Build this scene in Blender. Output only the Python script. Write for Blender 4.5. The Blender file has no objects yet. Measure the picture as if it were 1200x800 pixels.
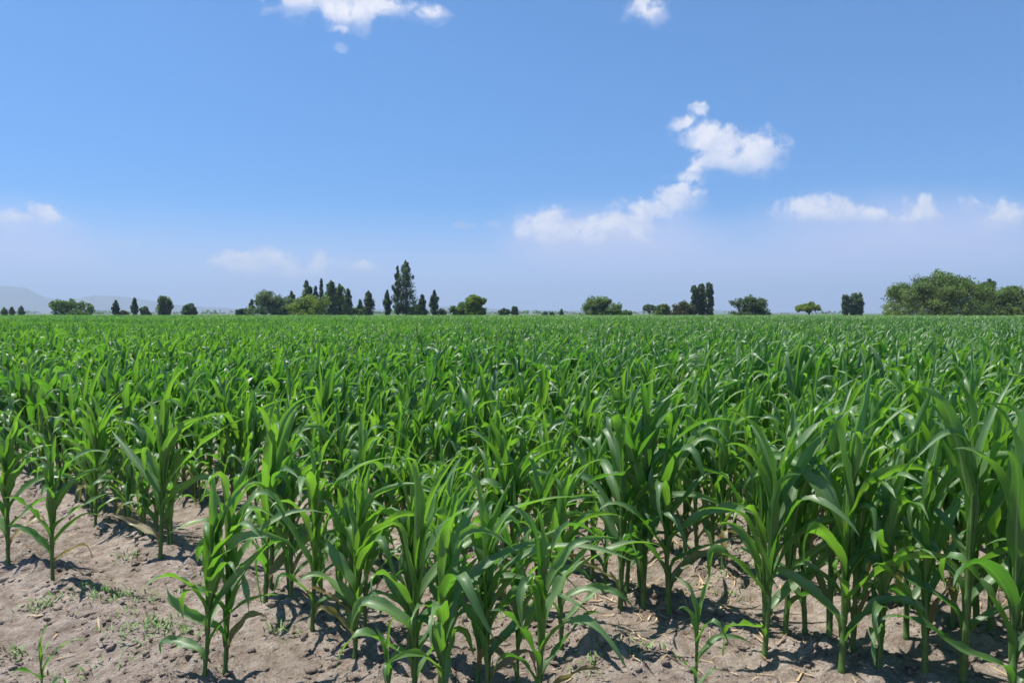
import bpy, math, random
import numpy as np
from mathutils import Vector

R = math.radians
rng = np.random.default_rng(7)
scene = bpy.context.scene
col = scene.collection

# ------------------------------------------------------------------ camera
CAM_H = 1.65
F = 850.0                       # focal length in photo pixels (1200 wide)
HORIZON = 367.0
PITCH = math.atan((400.0 - HORIZON) / F)
cam_data = bpy.data.cameras.new("camera")
cam_data.lens = F / 1200.0 * 36.0
cam_data.sensor_width = 36.0
cam_data.clip_start = 0.05
cam_data.clip_end = 120000.0
cam = bpy.data.objects.new("camera", cam_data)
cam.location = (0, 0, CAM_H)
cam.rotation_euler = (math.pi / 2 - PITCH, 0, 0)
col.objects.link(cam)
scene.camera = cam

# ------------------------------------------------------------------ sun and sky
SUN_EL = R(66)
SUN_AZ = math.atan2(-0.86, 0.30)          # from +Y towards +X
sx, sy, sz = math.sin(SUN_AZ) * math.cos(SUN_EL), math.cos(SUN_AZ) * math.cos(SUN_EL), math.sin(SUN_EL)
sun_data = bpy.data.lights.new("sun", 'SUN')
sun_data.energy = 4.6
sun_data.angle = R(0.53)
sun_data.color = (1.0, 0.95, 0.88)
sun = bpy.data.objects.new("sun", sun_data)
sun.rotation_euler = Vector((sx, sy, sz)).to_track_quat('Z', 'Y').to_euler()
sun.location = (0, 0, 50)
col.objects.link(sun)

scene.render.engine = 'CYCLES'
scene.view_settings.view_transform = 'Standard'
scene.view_settings.look = 'None'
scene.view_settings.exposure = 0.75
scene.view_settings.gamma = 1.0
scene.view_settings.use_curve_mapping = False
cy = scene.cycles
cy.use_denoising = True
cy.max_bounces = 7
cy.diffuse_bounces = 4
cy.glossy_bounces = 2
cy.transmission_bounces = 4
cy.volume_bounces = 0
cy.transparent_max_bounces = 4
cy.sample_clamp_indirect = 6.0
cy.filter_width = 1.6
cy.use_adaptive_sampling = False

world = bpy.data.worlds.new("World")
scene.world = world
world.use_nodes = True
wt = world.node_tree
wt.nodes.clear()
WN, WL = wt.nodes, wt.links

def wmath(op, a, b=None, c=None, clamp=False):
    n = WN.new('ShaderNodeMath'); n.operation = op; n.use_clamp = clamp
    for i, v in enumerate((a, b, c)):
        if v is None: continue
        if isinstance(v, (int, float)): n.inputs[i].default_value = v
        else: WL.new(v, n.inputs[i])
    return n.outputs[0]

def wsmooth(x, lo, hi, a=0.0, b=1.0):
    n = WN.new('ShaderNodeMapRange'); n.interpolation_type = 'SMOOTHSTEP'
    WL.new(x, n.inputs['Value'])
    n.inputs['From Min'].default_value = lo; n.inputs['From Max'].default_value = hi
    n.inputs['To Min'].default_value = a; n.inputs['To Max'].default_value = b
    return n.outputs['Result']

sky = WN.new('ShaderNodeTexSky')
sky.sky_type = 'NISHITA'
sky.sun_disc = False
sky.sun_elevation = SUN_EL
sky.sun_rotation = SUN_AZ
sky.altitude = 1800.0
sky.air_density = 1.0
sky.dust_density = 0.12
sky.ozone_density = 2.0
SKY_TINT = (0.455, 0.81, 1.06, 1.0)
tint = WN.new('ShaderNodeMix'); tint.data_type = 'RGBA'; tint.blend_type = 'MULTIPLY'
tint.inputs[0].default_value = 1.0
WL.new(sky.outputs[0], tint.inputs[6]); tint.inputs[7].default_value = SKY_TINT
bg_sky = WN.new('ShaderNodeBackground'); bg_sky.inputs['Strength'].default_value = 0.10

tc = WN.new('ShaderNodeTexCoord')
sep = WN.new('ShaderNodeSeparateXYZ'); WL.new(tc.outputs['Generated'], sep.inputs[0])
yy = wmath('MAXIMUM', sep.outputs['Y'], 0.02)
uu = wmath('DIVIDE', sep.outputs['X'], yy)
vv = wmath('DIVIDE', sep.outputs['Z'], yy)
cmb = WN.new('ShaderNodeCombineXYZ'); WL.new(uu, cmb.inputs[0]); WL.new(vv, cmb.inputs[1])
UV = cmb.outputs[0]
# the air whitens less towards the horizon than the clear model: a gentle elevation balance
el = WN.new('ShaderNodeMapRange'); el.interpolation_type = 'SMOOTHSTEP'; WL.new(sep.outputs['Z'], el.inputs['Value'])
el.inputs['From Min'].default_value = 0.08; el.inputs['From Max'].default_value = 0.42
bal = WN.new('ShaderNodeMix'); bal.data_type = 'RGBA'; WL.new(el.outputs['Result'], bal.inputs[0])
bal.inputs[6].default_value = (0.50, 0.70, 0.82, 1); bal.inputs[7].default_value = (0.97, 0.97, 0.97, 1)
bm = WN.new('ShaderNodeMix'); bm.data_type = 'RGBA'; bm.blend_type = 'MULTIPLY'; bm.inputs[0].default_value = 1.0
WL.new(tint.outputs[2], bm.inputs[6]); WL.new(bal.outputs[2], bm.inputs[7])
WL.new(bm.outputs[2], bg_sky.inputs['Color'])

def wnoise(vec, scale, detail=5.0, rough=0.55):
    n = WN.new('ShaderNodeTexNoise'); n.noise_dimensions = '3D'
    n.inputs['Scale'].default_value = scale; n.inputs['Detail'].default_value = detail
    n.inputs['Roughness'].default_value = rough
    WL.new(vec, n.inputs['Vector'])
    return n
def wvec(op, a, b, c=None):
    n = WN.new('ShaderNodeVectorMath'); n.operation = op
    for i, v in enumerate((a, b, c)):
        if v is None: continue
        if isinstance(v, tuple): n.inputs[i].default_value = v
        else: WL.new(v, n.inputs[i])
    return n
def sky_dir(px, py):
    a, b = (px - 600.0) / F, -(py - 400.0) / F
    y = math.cos(PITCH) + b * math.sin(PITCH); z = -math.sin(PITCH) + b * math.cos(PITCH)
    return a / y, z / y

warp1 = wnoise(UV, 9.0, 4.0)
wv = wvec('SUBTRACT', warp1.outputs['Color'], (0.5, 0.5, 0.5))
wv = wvec('MULTIPLY', wv.outputs[0], (0.060, 0.042, 0.0))
P = wvec('ADD', UV, wv.outputs[0]).outputs[0]

def blob_field(blobs, src, GROW=1.18):
    acc = None
    for (px, py, rx, ry) in blobs:
        u0, v0 = sky_dir(px, py)
        a, b = F / (rx * GROW), F / (ry * GROW)
        n = wvec('MULTIPLY_ADD', src, (a, b, 0.0), (-u0 * a, -v0 * b, 0.0))
        l = WN.new('ShaderNodeVectorMath'); l.operation = 'LENGTH'; WL.new(n.outputs[0], l.inputs[0])
        acc = l.outputs['Value'] if acc is None else wmath('SMOOTH_MIN', acc, l.outputs['Value'], 0.25)
    return wmath('SUBTRACT', 1.0, acc)

CRISP = [(400,2,66,26),(350,8,34,16),(440,6,42,24),(466,14,20,12),(322,13,18,7),(410,24,34,14),(402,50,13,5),
         (505,17,21,11),(755,4,26,20),(768,20,16,16),
         (815,131,13,10),(798,143,15,9),(815,158,25,18),(850,172,42,22),(888,180,38,24),(868,192,42,20),(835,190,30,18),(800,222,22,9),(905,182,20,12),
         (640,260,36,17),(680,265,48,18),(622,270,26,14),(722,268,36,14),(772,246,50,15),(805,240,34,12),(650,285,50,14),(745,262,48,15),(700,285,70,14),(795,232,34,12),(1045,262,60,12),(820,205,24,14),
         (940,245,28,14),(988,244,26,15),(1012,256,46,14),(960,257,52,14),(1076,247,22,18),(1172,252,50,20),
         (30,258,46,15),(45,248,22,12),(8,266,28,10),(140,283,18,8),
         (295,304,44,20),(268,314,40,15),(310,318,60,14),(330,313,32,12),(376,308,28,17),(360,318,36,13),(425,318,24,13),(542,267,15,6),(576,268,13,5)]
SOFT = [(720,300,190,58),(1060,300,250,72),(320,340,170,42),(10,320,190,80),(900,330,400,50),(420,345,260,34)]

fld = blob_field(CRISP, P)
n1 = wnoise(P, 27.0, 9.0, 0.62)
n2 = wnoise(wvec('ADD', P, (-0.008, 0.014, 0.0)).outputs[0], 27.0, 9.0, 0.62)
dens = wmath('ADD', fld, wmath('MULTIPLY', wmath('SUBTRACT', n1.outputs['Fac'], 0.50), 2.4))
a_c = wsmooth(dens, 0.02, 0.68)
# cloud bases dissolve downwards into the haze, the tops stay crisp
fld2 = blob_field(CRISP, wvec('ADD', P, (0.004, -0.017, 0.0)).outputs[0])
base_ = wsmooth(wmath('ADD', fld2, wmath('MULTIPLY', wmath('SUBTRACT', n2.outputs['Fac'], 0.5), 1.6)), -0.35, 0.55)
a_c = wmath('MULTIPLY', a_c, wmath('MULTIPLY_ADD', base_, 0.72, 0.28))
front = wsmooth(sep.outputs['Y'], 0.05, 0.15)
# distance fade: low clouds are paler and thinner
lowfade = wsmooth(vv, 0.02, 0.30, 0.92, 0.92)
a_c = wmath('MULTIPLY', wmath('MULTIPLY', a_c, lowfade), front)
lit = wmath('ADD', wmath('MULTIPLY', wmath('SUBTRACT', n1.outputs['Fac'], n2.outputs['Fac']), 2.4), wmath('MULTIPLY_ADD', base_, 0.55, 0.18), clamp=True)
cmix = WN.new('ShaderNodeMix'); cmix.data_type = 'RGBA'
WL.new(lit, cmix.inputs[0])
cmix.inputs[6].default_value = (0.56, 0.63, 0.86, 1); cmix.inputs[7].default_value = (0.97, 0.96, 1.0, 1)
bg_c = WN.new('ShaderNodeBackground'); bg_c.inputs['Strength'].default_value = 0.63
WL.new(cmix.outputs[2], bg_c.inputs['Color'])
fs = blob_field(SOFT, UV)
n3 = wnoise(UV, 5.0, 4.0)
a_s = wmath('MULTIPLY', wsmooth(wmath('ADD', fs, wmath('MULTIPLY', wmath('SUBTRACT', n3.outputs['Fac'], 0.5), 0.5)), -0.10, 0.75), 0.88)
a_s = wmath('MULTIPLY', a_s, front)
a_s = wmath('MAXIMUM', a_s, wsmooth(sep.outputs['Z'], 0.02, 0.15, 0.78, 0.0))
bg_h = WN.new('ShaderNodeBackground'); bg_h.inputs['Color'].default_value = (0.56, 0.60, 0.855, 1)
bg_h.inputs['Strength'].default_value = 0.73
m1 = WN.new('ShaderNodeMixShader'); WL.new(a_s, m1.inputs[0]); WL.new(bg_sky.outputs[0], m1.inputs[1]); WL.new(bg_h.outputs[0], m1.inputs[2])
m2 = WN.new('ShaderNodeMixShader'); WL.new(a_c, m2.inputs[0]); WL.new(m1.outputs[0], m2.inputs[1]); WL.new(bg_c.outputs[0], m2.inputs[2])
wo = WN.new('ShaderNodeOutputWorld'); WL.new(m2.outputs[0], wo.inputs['Surface'])
world.cycles.sampling_method = 'MANUAL'
world.cycles.sample_map_resolution = 512

# ------------------------------------------------------------------ helpers
def tag(o, label=None, cat=None, group=None, kind=None):
    if label: o['label'] = label
    if cat: o['category'] = cat
    if group: o['group'] = group
    if kind: o['kind'] = kind
    return o

def ray(px, py):
    a, b = (px - 600.0) / F, -(py - 400.0) / F
    return np.array([a, math.cos(PITCH) + b * math.sin(PITCH), -math.sin(PITCH) + b * math.cos(PITCH)])

def ground_at(px, py):
    d = ray(px, py); t = -CAM_H / d[2]
    return d[0] * t, d[1] * t

def mesh_np(name, verts, faces, mat, parent=None, smooth=True, uv=None, tint_v=None):
    """verts (n,3), faces (m,4) or (m,3) arrays; uv per vertex; tint per vertex."""
    verts = np.ascontiguousarray(verts, dtype=np.float32); faces = np.ascontiguousarray(faces, dtype=np.int32)
    k = faces.shape[1]
    me = bpy.data.meshes.new(name)
    me.vertices.add(len(verts)); me.vertices.foreach_set('co', verts.ravel())
    me.loops.add(faces.size); me.loops.foreach_set('vertex_index', faces.ravel())
    me.polygons.add(len(faces))
    me.polygons.foreach_set('loop_start', np.arange(0, faces.size, k, dtype=np.int32))
    if smooth: me.polygons.foreach_set('use_smooth', np.ones(len(faces), dtype=bool))
    me.update(calc_edges=True)
    if uv is not None:
        l = me.uv_layers.new(name='UVMap')
        l.data.foreach_set('uv', np.ascontiguousarray(uv[faces.ravel()], dtype=np.float32).ravel())
    if tint_v is not None:
        a = me.attributes.new('tint', 'FLOAT', 'POINT')
        a.data.foreach_set('value', np.ascontiguousarray(tint_v, dtype=np.float32))
    me.materials.append(mat)
    o = bpy.data.objects.new(name, me)
    col.objects.link(o)
    if parent is not None: o.parent = parent
    return o

def empty(name, loc):
    e = bpy.data.objects.new(name, None); e.location = loc
    e.empty_display_size = 0.1
    col.objects.link(e); return e

def hash2(ix, iy, seed):
    h = (ix.astype(np.int64) * 374761393 + iy.astype(np.int64) * 668265263 + seed * 1442695041) & 0xffffffff
    h = ((h ^ (h >> 13)) * 1274126177) & 0xffffffff
    h = h ^ (h >> 16)
    return (h & 0xffffff) / float(0xffffff)
def vnoise(x, y, seed=0):
    ix, iy = np.floor(x), np.floor(y); fx, fy = x - ix, y - iy
    fx = fx * fx * (3 - 2 * fx); fy = fy * fy * (3 - 2 * fy)
    a, b = hash2(ix, iy, seed), hash2(ix + 1, iy, seed)
    c, d = hash2(ix, iy + 1, seed), hash2(ix + 1, iy + 1, seed)
    return (a * (1 - fx) + b * fx) * (1 - fy) + (c * (1 - fx) + d * fx) * fy
def fbm(x, y, oct=4, seed=0):
    s, a, t = 0, 1.0, 0
    for i in range(oct):
        s = s + a * vnoise(x * 2 ** i, y * 2 ** i, seed + i); t += a; a *= 0.5
    return s / t

def worley(x, y, seed=0):
    ix, iy = np.floor(x), np.floor(y); best = np.full(np.shape(x), 9.0)
    for a in (-1, 0, 1):
        for b in (-1, 0, 1):
            cx, cy_ = ix + a, iy + b
            d = np.hypot(cx + hash2(cx, cy_, seed) - x, cy_ + hash2(cx, cy_, seed + 7) - y)
            best = np.minimum(best, d)
    return best

# rows run diagonally: along D_ROW, spaced ROW along N_ROW
D_ROW = np.array([0.752, -0.659]); N_ROW = np.array([0.659, 0.752])
ROW, ROW0 = 0.70, 1.46

def gz(x, y):
    x = np.asarray(x, dtype=float); y = np.asarray(y, dtype=float)
    d = x * N_ROW[0] + y * N_ROW[1]; e = x * D_ROW[0] + y * D_ROW[1]
    r = np.hypot(x, y)
    near = np.clip(1 - (r - 9) / 12.0, 0, 1)
    ridge = 0.5 + 0.5 * np.cos(2 * np.pi * (d - ROW0) / ROW + 0.5 * (fbm(e * 0.7, d * 0.7, 2, 31) - 0.5))
    z = 0.055 * ridge ** 1.3 + 0.05 * (fbm(x * 1.4, y * 1.4, 3, 5) - 0.5)
    cl = fbm(x * 6.5, y * 6.5, 4, 11)
    rough = 0.35 + 0.65 * ridge
    z = z + rough * (0.075 * np.clip(cl - 0.47, 0, 1) + 0.03 * np.clip(fbm(x * 17, y * 17, 3, 17) - 0.42, 0, 1) ** 1.0)
    wx, wy = x + 0.05 * (fbm(x * 9, y * 9, 2, 41) - .5), y + 0.05 * (fbm(x * 9, y * 9, 2, 43) - .5)
    patch = np.clip((fbm(x * 2.2, y * 2.2, 3, 47) - 0.30) * 3.0, 0, 1) * (0.25 + 0.75 * ridge)
    z = z + patch * (0.085 * np.clip(0.55 - worley(wx * 8, wy * 8, 51), -.2, 1) + 0.050 * np.clip(0.5 - worley(wx * 19, wy * 19, 57), -.3, 1))
    return z * near

# ------------------------------------------------------------------ materials
def new_mat(name):
    m = bpy.data.materials.new(name); m.use_nodes = True
    m.node_tree.nodes.clear()
    return m, m.node_tree.nodes, m.node_tree.links

def ramp(N, L, fac, stops):
    n = N.new('ShaderNodeValToRGB'); L.new(fac, n.inputs[0])
    cr = n.color_ramp
    while len(cr.elements) < len(stops): cr.elements.new(0.5)
    for e, (p, c) in zip(cr.elements, stops):
        e.position = p; e.color = (*c, 1)
    return n.outputs['Color']

def mul_col(N, L, a, fac_socket, lo, hi):
    mr = N.new('ShaderNodeMapRange'); L.new(fac_socket, mr.inputs[0])
    mr.inputs[3].default_value = lo; mr.inputs[4].default_value = hi
    v = N.new('ShaderNodeVectorMath'); v.operation = 'SCALE'
    L.new(a, v.inputs[0]); L.new(mr.outputs[0], v.inputs['Scale'])
    return v.outputs[0]

def corn_leaf_material():
    m, N, L = new_mat('corn_leaf')
    at = N.new('ShaderNodeAttribute'); at.attribute_name = 'tint'
    uv = N.new('ShaderNodeUVMap'); uv.uv_map = 'UVMap'
    sp = N.new('ShaderNodeSeparateXYZ'); L.new(uv.outputs[0], sp.inputs[0])
    geo = N.new('ShaderNodeNewGeometry')
    nz = N.new('ShaderNodeTexNoise'); nz.inputs['Scale'].default_value = 9.0; nz.inputs['Detail'].default_value = 3.0
    L.new(geo.outputs['Position'], nz.inputs['Vector'])
    f = N.new('ShaderNodeMath'); f.operation = 'MULTIPLY_ADD'
    L.new(nz.outputs['Fac'], f.inputs[0]); f.inputs[1].default_value = 0.35
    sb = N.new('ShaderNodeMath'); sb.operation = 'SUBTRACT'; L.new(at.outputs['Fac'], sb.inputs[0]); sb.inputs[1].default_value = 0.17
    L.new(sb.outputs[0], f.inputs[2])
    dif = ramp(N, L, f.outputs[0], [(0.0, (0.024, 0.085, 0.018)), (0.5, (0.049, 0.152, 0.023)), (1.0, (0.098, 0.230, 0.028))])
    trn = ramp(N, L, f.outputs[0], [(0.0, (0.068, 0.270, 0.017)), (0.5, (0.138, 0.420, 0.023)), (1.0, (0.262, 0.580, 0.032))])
    # fine parallel veins along the blade, and the pale midrib
    mp = N.new('ShaderNodeMapping'); mp.inputs['Scale'].default_value = (34.0, 1.3, 1.0); L.new(uv.outputs[0], mp.inputs[0])
    ve = N.new('ShaderNodeTexNoise'); ve.inputs['Scale'].default_value = 1.0; ve.inputs['Detail'].default_value = 2.0
    L.new(mp.outputs[0], ve.inputs['Vector'])
    dif = mul_col(N, L, dif, ve.outputs['Fac'], 0.55, 1.45)
    trn = mul_col(N, L, trn, ve.outputs['Fac'], 0.72, 1.28)
    d1 = N.new('ShaderNodeMath'); d1.operation = 'SUBTRACT'; L.new(sp.outputs['X'], d1.inputs[0]); d1.inputs[1].default_value = 0.5
    d2 = N.new('ShaderNodeMath'); d2.operation = 'ABSOLUTE'; L.new(d1.outputs[0], d2.inputs[0])
    rib = N.new('ShaderNodeMapRange'); L.new(d2.outputs[0], rib.inputs[0])
    rib.inputs[1].default_value = 0.035; rib.inputs[2].default_value = 0.07; rib.inputs[3].default_value = 0.9; rib.inputs[4].default_value = 0.0
    mx = N.new('ShaderNodeMix'); mx.data_type = 'RGBA'; L.new(rib.outputs[0], mx.inputs[0]); L.new(dif, mx.inputs[6]); mx.inputs[7].default_value = (0.22, 0.34, 0.13, 1)
    # underside is a little greyer and paler
    bk = N.new('ShaderNodeMix'); bk.data_type = 'RGBA'
    bm_ = N.new('ShaderNodeMath'); bm_.operation = 'MULTIPLY'; L.new(geo.outputs['Backfacing'], bm_.inputs[0]); bm_.inputs[1].default_value = 0.6
    L.new(bm_.outputs[0], bk.inputs[0]); L.new(mx.outputs[2], bk.inputs[6]); bk.inputs[7].default_value = (0.135, 0.225, 0.105, 1)
    dry = N.new('ShaderNodeMath'); dry.operation = 'MULTIPLY'; dry.use_clamp = True; L.new(at.outputs['Fac'], dry.inputs[0]); dry.inputs[1].default_value = -1.0
    dm = N.new('ShaderNodeMix'); dm.data_type = 'RGBA'; L.new(dry.outputs[0], dm.inputs[0]); L.new(bk.outputs[2], dm.inputs[6]); dm.inputs[7].default_value = (0.36, 0.27, 0.12, 1)
    bk = dm
    tm_ = N.new('ShaderNodeMix'); tm_.data_type = 'RGBA'; L.new(dry.outputs[0], tm_.inputs[0]); L.new(trn, tm_.inputs[6]); tm_.inputs[7].default_value = (0.30, 0.20, 0.07, 1)
    trn = tm_.outputs[2]
    pb = N.new('ShaderNodeBsdfPrincipled')
    L.new(bk.outputs[2], pb.inputs['Base Color'])
    pb.inputs['Coat Weight'].default_value = 0.32; pb.inputs['Coat Roughness'].default_value = 0.34
    pb.inputs['Roughness'].default_value = 0.48; pb.inputs['Specular IOR Level'].default_value = 0.8
    bp = N.new('ShaderNodeBump'); bp.inputs['Strength'].default_value = 0.35; bp.inputs['Distance'].default_value = 0.004
    L.new(ve.outputs['Fac'], bp.inputs['Height']); L.new(bp.outputs[0], pb.inputs['Normal'])
    tr = N.new('ShaderNodeBsdfTranslucent'); L.new(trn, tr.inputs['Color'])
    mix = N.new('ShaderNodeMixShader'); mix.inputs[0].default_value = 0.40
    L.new(pb.outputs[0], mix.inputs[1]); L.new(tr.outputs[0], mix.inputs[2])
    o = N.new('ShaderNodeOutputMaterial'); L.new(mix.outputs[0], o.inputs['Surface'])
    return m

def simple_mat(name, stops, scale=6.0, rough=0.6, bump=0.0, spec=0.4, obj_space=True):
    m, N, L = new_mat(name)
    tc = N.new('ShaderNodeTexCoord')
    nz = N.new('ShaderNodeTexNoise'); nz.inputs['Scale'].default_value = scale; nz.inputs['Detail'].default_value = 4
    L.new(tc.outputs['Object'], nz.inputs['Vector'])
    c = ramp(N, L, nz.outputs['Fac'], stops)
    pb = N.new('ShaderNodeBsdfPrincipled'); L.new(c, pb.inputs['Base Color'])
    pb.inputs['Roughness'].default_value = rough; pb.inputs['Specular IOR Level'].default_value = spec
    if bump:
        b = N.new('ShaderNodeBump'); b.inputs['Strength'].default_value = bump; b.inputs['Distance'].default_value = 0.02
        L.new(nz.outputs['Fac'], b.inputs['Height']); L.new(b.outputs[0], pb.inputs['Normal'])
    o = N.new('ShaderNodeOutputMaterial'); L.new(pb.outputs[0], o.inputs['Surface'])
    return m

def foliage_mat(name, dark, mid, light):
    m, N, L = new_mat(name)
    at = N.new('ShaderNodeAttribute'); at.attribute_name = 'tint'
    c = ramp(N, L, at.outputs['Fac'], [(0.0, dark), (0.5, mid), (1.0, light)])
    pb = N.new('ShaderNodeBsdfPrincipled'); L.new(c, pb.inputs['Base Color'])
    pb.inputs['Roughness'].default_value = 0.55; pb.inputs['Specular IOR Level'].default_value = 0.3
    tr = N.new('ShaderNodeBsdfTranslucent')
    sc = N.new('ShaderNodeVectorMath'); sc.operation = 'MULTIPLY'; L.new(c, sc.inputs[0]); sc.inputs[1].default_value = (1.5, 1.9, 0.7)
    L.new(sc.outputs[0], tr.inputs['Color'])
    mix = N.new('ShaderNodeMixShader'); mix.inputs[0].default_value = 0.35
    L.new(pb.outputs[0], mix.inputs[1]); L.new(tr.outputs[0], mix.inputs[2])
    o = N.new('ShaderNodeOutputMaterial'); L.new(mix.outputs[0], o.inputs['Surface'])
    return m

def soil_mat():
    m, N, L = new_mat('soil')
    geo = N.new('ShaderNodeNewGeometry')
    def nz(scale, detail, rough=0.55):
        n = N.new('ShaderNodeTexNoise'); n.inputs['Scale'].default_value = scale; n.inputs['Detail'].default_value = detail
        n.inputs['Roughness'].default_value = rough
        L.new(geo.outputs['Position'], n.inputs['Vector']); return n.outputs['Fac']
    big, mid, fine = nz(1.6, 4), nz(11, 6, 0.65), nz(70, 5, 0.7)
    c = ramp(N, L, mid, [(0.30, (0.225, 0.172, 0.132)), (0.5, (0.405, 0.330, 0.268)), (0.68, (0.545, 0.470, 0.400))])
    c = mul_col(N, L, c, big, 0.62, 1.38)
    c = mul_col(N, L, c, fine, 0.50, 1.50)
    # pale crusted strip: dusty grey film in the furrows
    pb = N.new('ShaderNodeBsdfPrincipled'); L.new(c, pb.inputs['Base Color'])
    pb.inputs['Roughness'].default_value = 0.95; pb.inputs['Specular IOR Level'].default_value = 0.15
    ad = N.new('ShaderNodeMath'); ad.operation = 'MULTIPLY_ADD'; L.new(mid, ad.inputs[0]); ad.inputs[1].default_value = 2.2; L.new(fine, ad.inputs[2])
    b = N.new('ShaderNodeBump'); b.inputs['Strength'].default_value = 1.0; b.inputs['Distance'].default_value = 0.035
    L.new(ad.outputs[0], b.inputs['Height']); L.new(b.outputs[0], pb.inputs['Normal'])
    o = N.new('ShaderNodeOutputMaterial'); L.new(pb.outputs[0], o.inputs['Surface'])
    return m

M_LEAF = corn_leaf_material()
M_STALK = simple_mat('corn_stalk', [(0.3, (0.055, 0.120, 0.028)), (0.6, (0.095, 0.175, 0.042)), (0.8, (0.150, 0.220, 0.080))], 14.0, 0.5, 0.0)
M_SOIL = soil_mat()
M_CLOD = simple_mat('soil_clod', [(0.25, (0.135, 0.095, 0.070)), (0.5, (0.225, 0.170, 0.132)), (0.75, (0.33, 0.27, 0.23))], 9.0, 0.95, 0.8, 0.1)
M_STRAW = simple_mat('straw', [(0.3, (0.34, 0.23, 0.12)), (0.6, (0.52, 0.39, 0.23)), (0.8, (0.62, 0.52, 0.38))], 5.0, 0.8)
M_BARK = simple_mat('bark', [(0.3, (0.06, 0.045, 0.035)), (0.7, (0.16, 0.13, 0.10))], 2.0, 0.9)
M_HILL = simple_mat('hill_scrub', [(0.3, (0.05, 0.07, 0.04)), (0.7, (0.12, 0.12, 0.08))], 0.004, 0.9)
M_SCRUB = simple_mat('pasture', [(0.3, (0.05, 0.09, 0.03)), (0.7, (0.10, 0.14, 0.05))], 0.02, 0.9)
M_WEED = simple_mat('weed', [(0.3, (0.09, 0.20, 0.04)), (0.7, (0.18, 0.30, 0.08))], 20.0, 0.6)

# ------------------------------------------------------------------ ground and hills
def axis(lo, hi, step, far, g=1.13):
    a = list(np.arange(lo, hi + 1e-6, step))
    s, v = step, hi
    up = []
    while v < far: s *= g; v += s; up.append(v)
    s, v = step, lo
    dn = []
    while v > -far: s *= g; v -= s; dn.append(v)
    return np.array(dn[::-1] + a + up)
gx = axis(-4.4, 4.4, 0.017, 40000); gy = axis(2.6, 6.6, 0.017, 40000)
X, Y = np.meshgrid(gx, gy)
Z = gz(X, Y)
nx, ny = len(gx), len(gy)
i, j = np.meshgrid(np.arange(nx - 1), np.arange(ny - 1))
q = (j * nx + i).ravel()
ground = mesh_np('ground', np.stack([X.ravel(), Y.ravel(), Z.ravel()], 1), np.stack([q, q + 1, q + nx + 1, q + nx], 1), M_SOIL)
me = ground.data
me.materials.append(M_SCRUB)
cen = np.empty(len(me.polygons) * 3, np.float32); me.polygons.foreach_get('center', cen); cen = cen.reshape(-1, 3)
me.polygons.foreach_set('material_index', ((cen[:, 1] > 230) | (np.abs(cen[:, 0]) > 400)).astype(np.int32))
tag(ground, 'pale dry cultivated soil with low ridges and clods', None, None, 'structure')

def hills():
    xs = np.linspace(-17000, 6000, 240); ys = np.linspace(10500, 16000, 40)
    X, Y = np.meshgrid(xs, ys)
    # crest heights given at photo columns, seen at 13 km
    cp = [(-500, 345), (-200, 340), (-60, 334), (10, 334), (32, 337), (48, 347), (62, 349), (78, 352), (95, 349), (108, 345), (130, 345), (160, 348), (185, 351), (215, 357), (245, 359), (285, 361), (400, 363), (520, 358), (545, 357), (575, 361), (640, 364), (760, 365), (900, 366)]
    pxs = X / Y * F + 600
    top = np.interp(pxs, [c[0] for c in cp], [c[1] for c in cp])
    H = (HORIZON - top) / F * 13000
    prof = np.exp(-((Y - 13000) / 1400.0) ** 2)
    ridge = 0.85 + 0.3 * fbm(X / 900.0, Y / 900.0, 4, 3)
    Z = H * prof * ridge - 12
    # a lower, nearer range on the far side of the plain
    Z = np.maximum(Z, 60 * np.exp(-((Y - 11200) / 400.0) ** 2) * np.clip(fbm(X / 1500., Y / 4000., 3, 9) * 2 - 0.5, 0, 1.2) - 12)
    nx, ny = len(xs), len(ys)
    i, j = np.meshgrid(np.arange(nx - 1), np.arange(ny - 1)); q = (j * nx + i).ravel()
    o = mesh_np('hills', np.stack([X.ravel(), Y.ravel(), Z.ravel()], 1) * 0.8, np.stack([q, q + 1, q + nx + 1, q + nx], 1), M_HILL)
    tag(o, 'faint blue mountain range fading into haze on the horizon', None, None, 'structure')
hills()

# ------------------------------------------------------------------ haze
def haze():
    m, N, L = new_mat('haze_air')
    v = N.new('ShaderNodeVolumePrincipled')
    v.inputs['Color'].default_value = (0.60, 0.765, 0.98, 1)
    v.inputs['Density'].default_value = 1.25e-4
    v.inputs['Anisotropy'].default_value = 0.1
    o = N.new('ShaderNodeOutputMaterial'); L.new(v.outputs[0], o.inputs['Volume'])
    a, b, c, d, z0, z1 = -30000, 30000, -3000, 20000, -14, 720
    vs = np.array([(a, c, z0), (b, c, z0), (b, d, z0), (a, d, z0), (a, c, z1), (b, c, z1), (b, d, z1), (a, d, z1)], float)
    fs = np.array([(0, 3, 2, 1), (4, 5, 6, 7), (0, 1, 5, 4), (1, 2, 6, 5), (2, 3, 7, 6), (3, 0, 4, 7)])
    o = mesh_np('haze', vs, fs, m, smooth=False)
    tag(o, 'thin blue haze lying over the plain', None, None, 'stuff')
haze()

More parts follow.
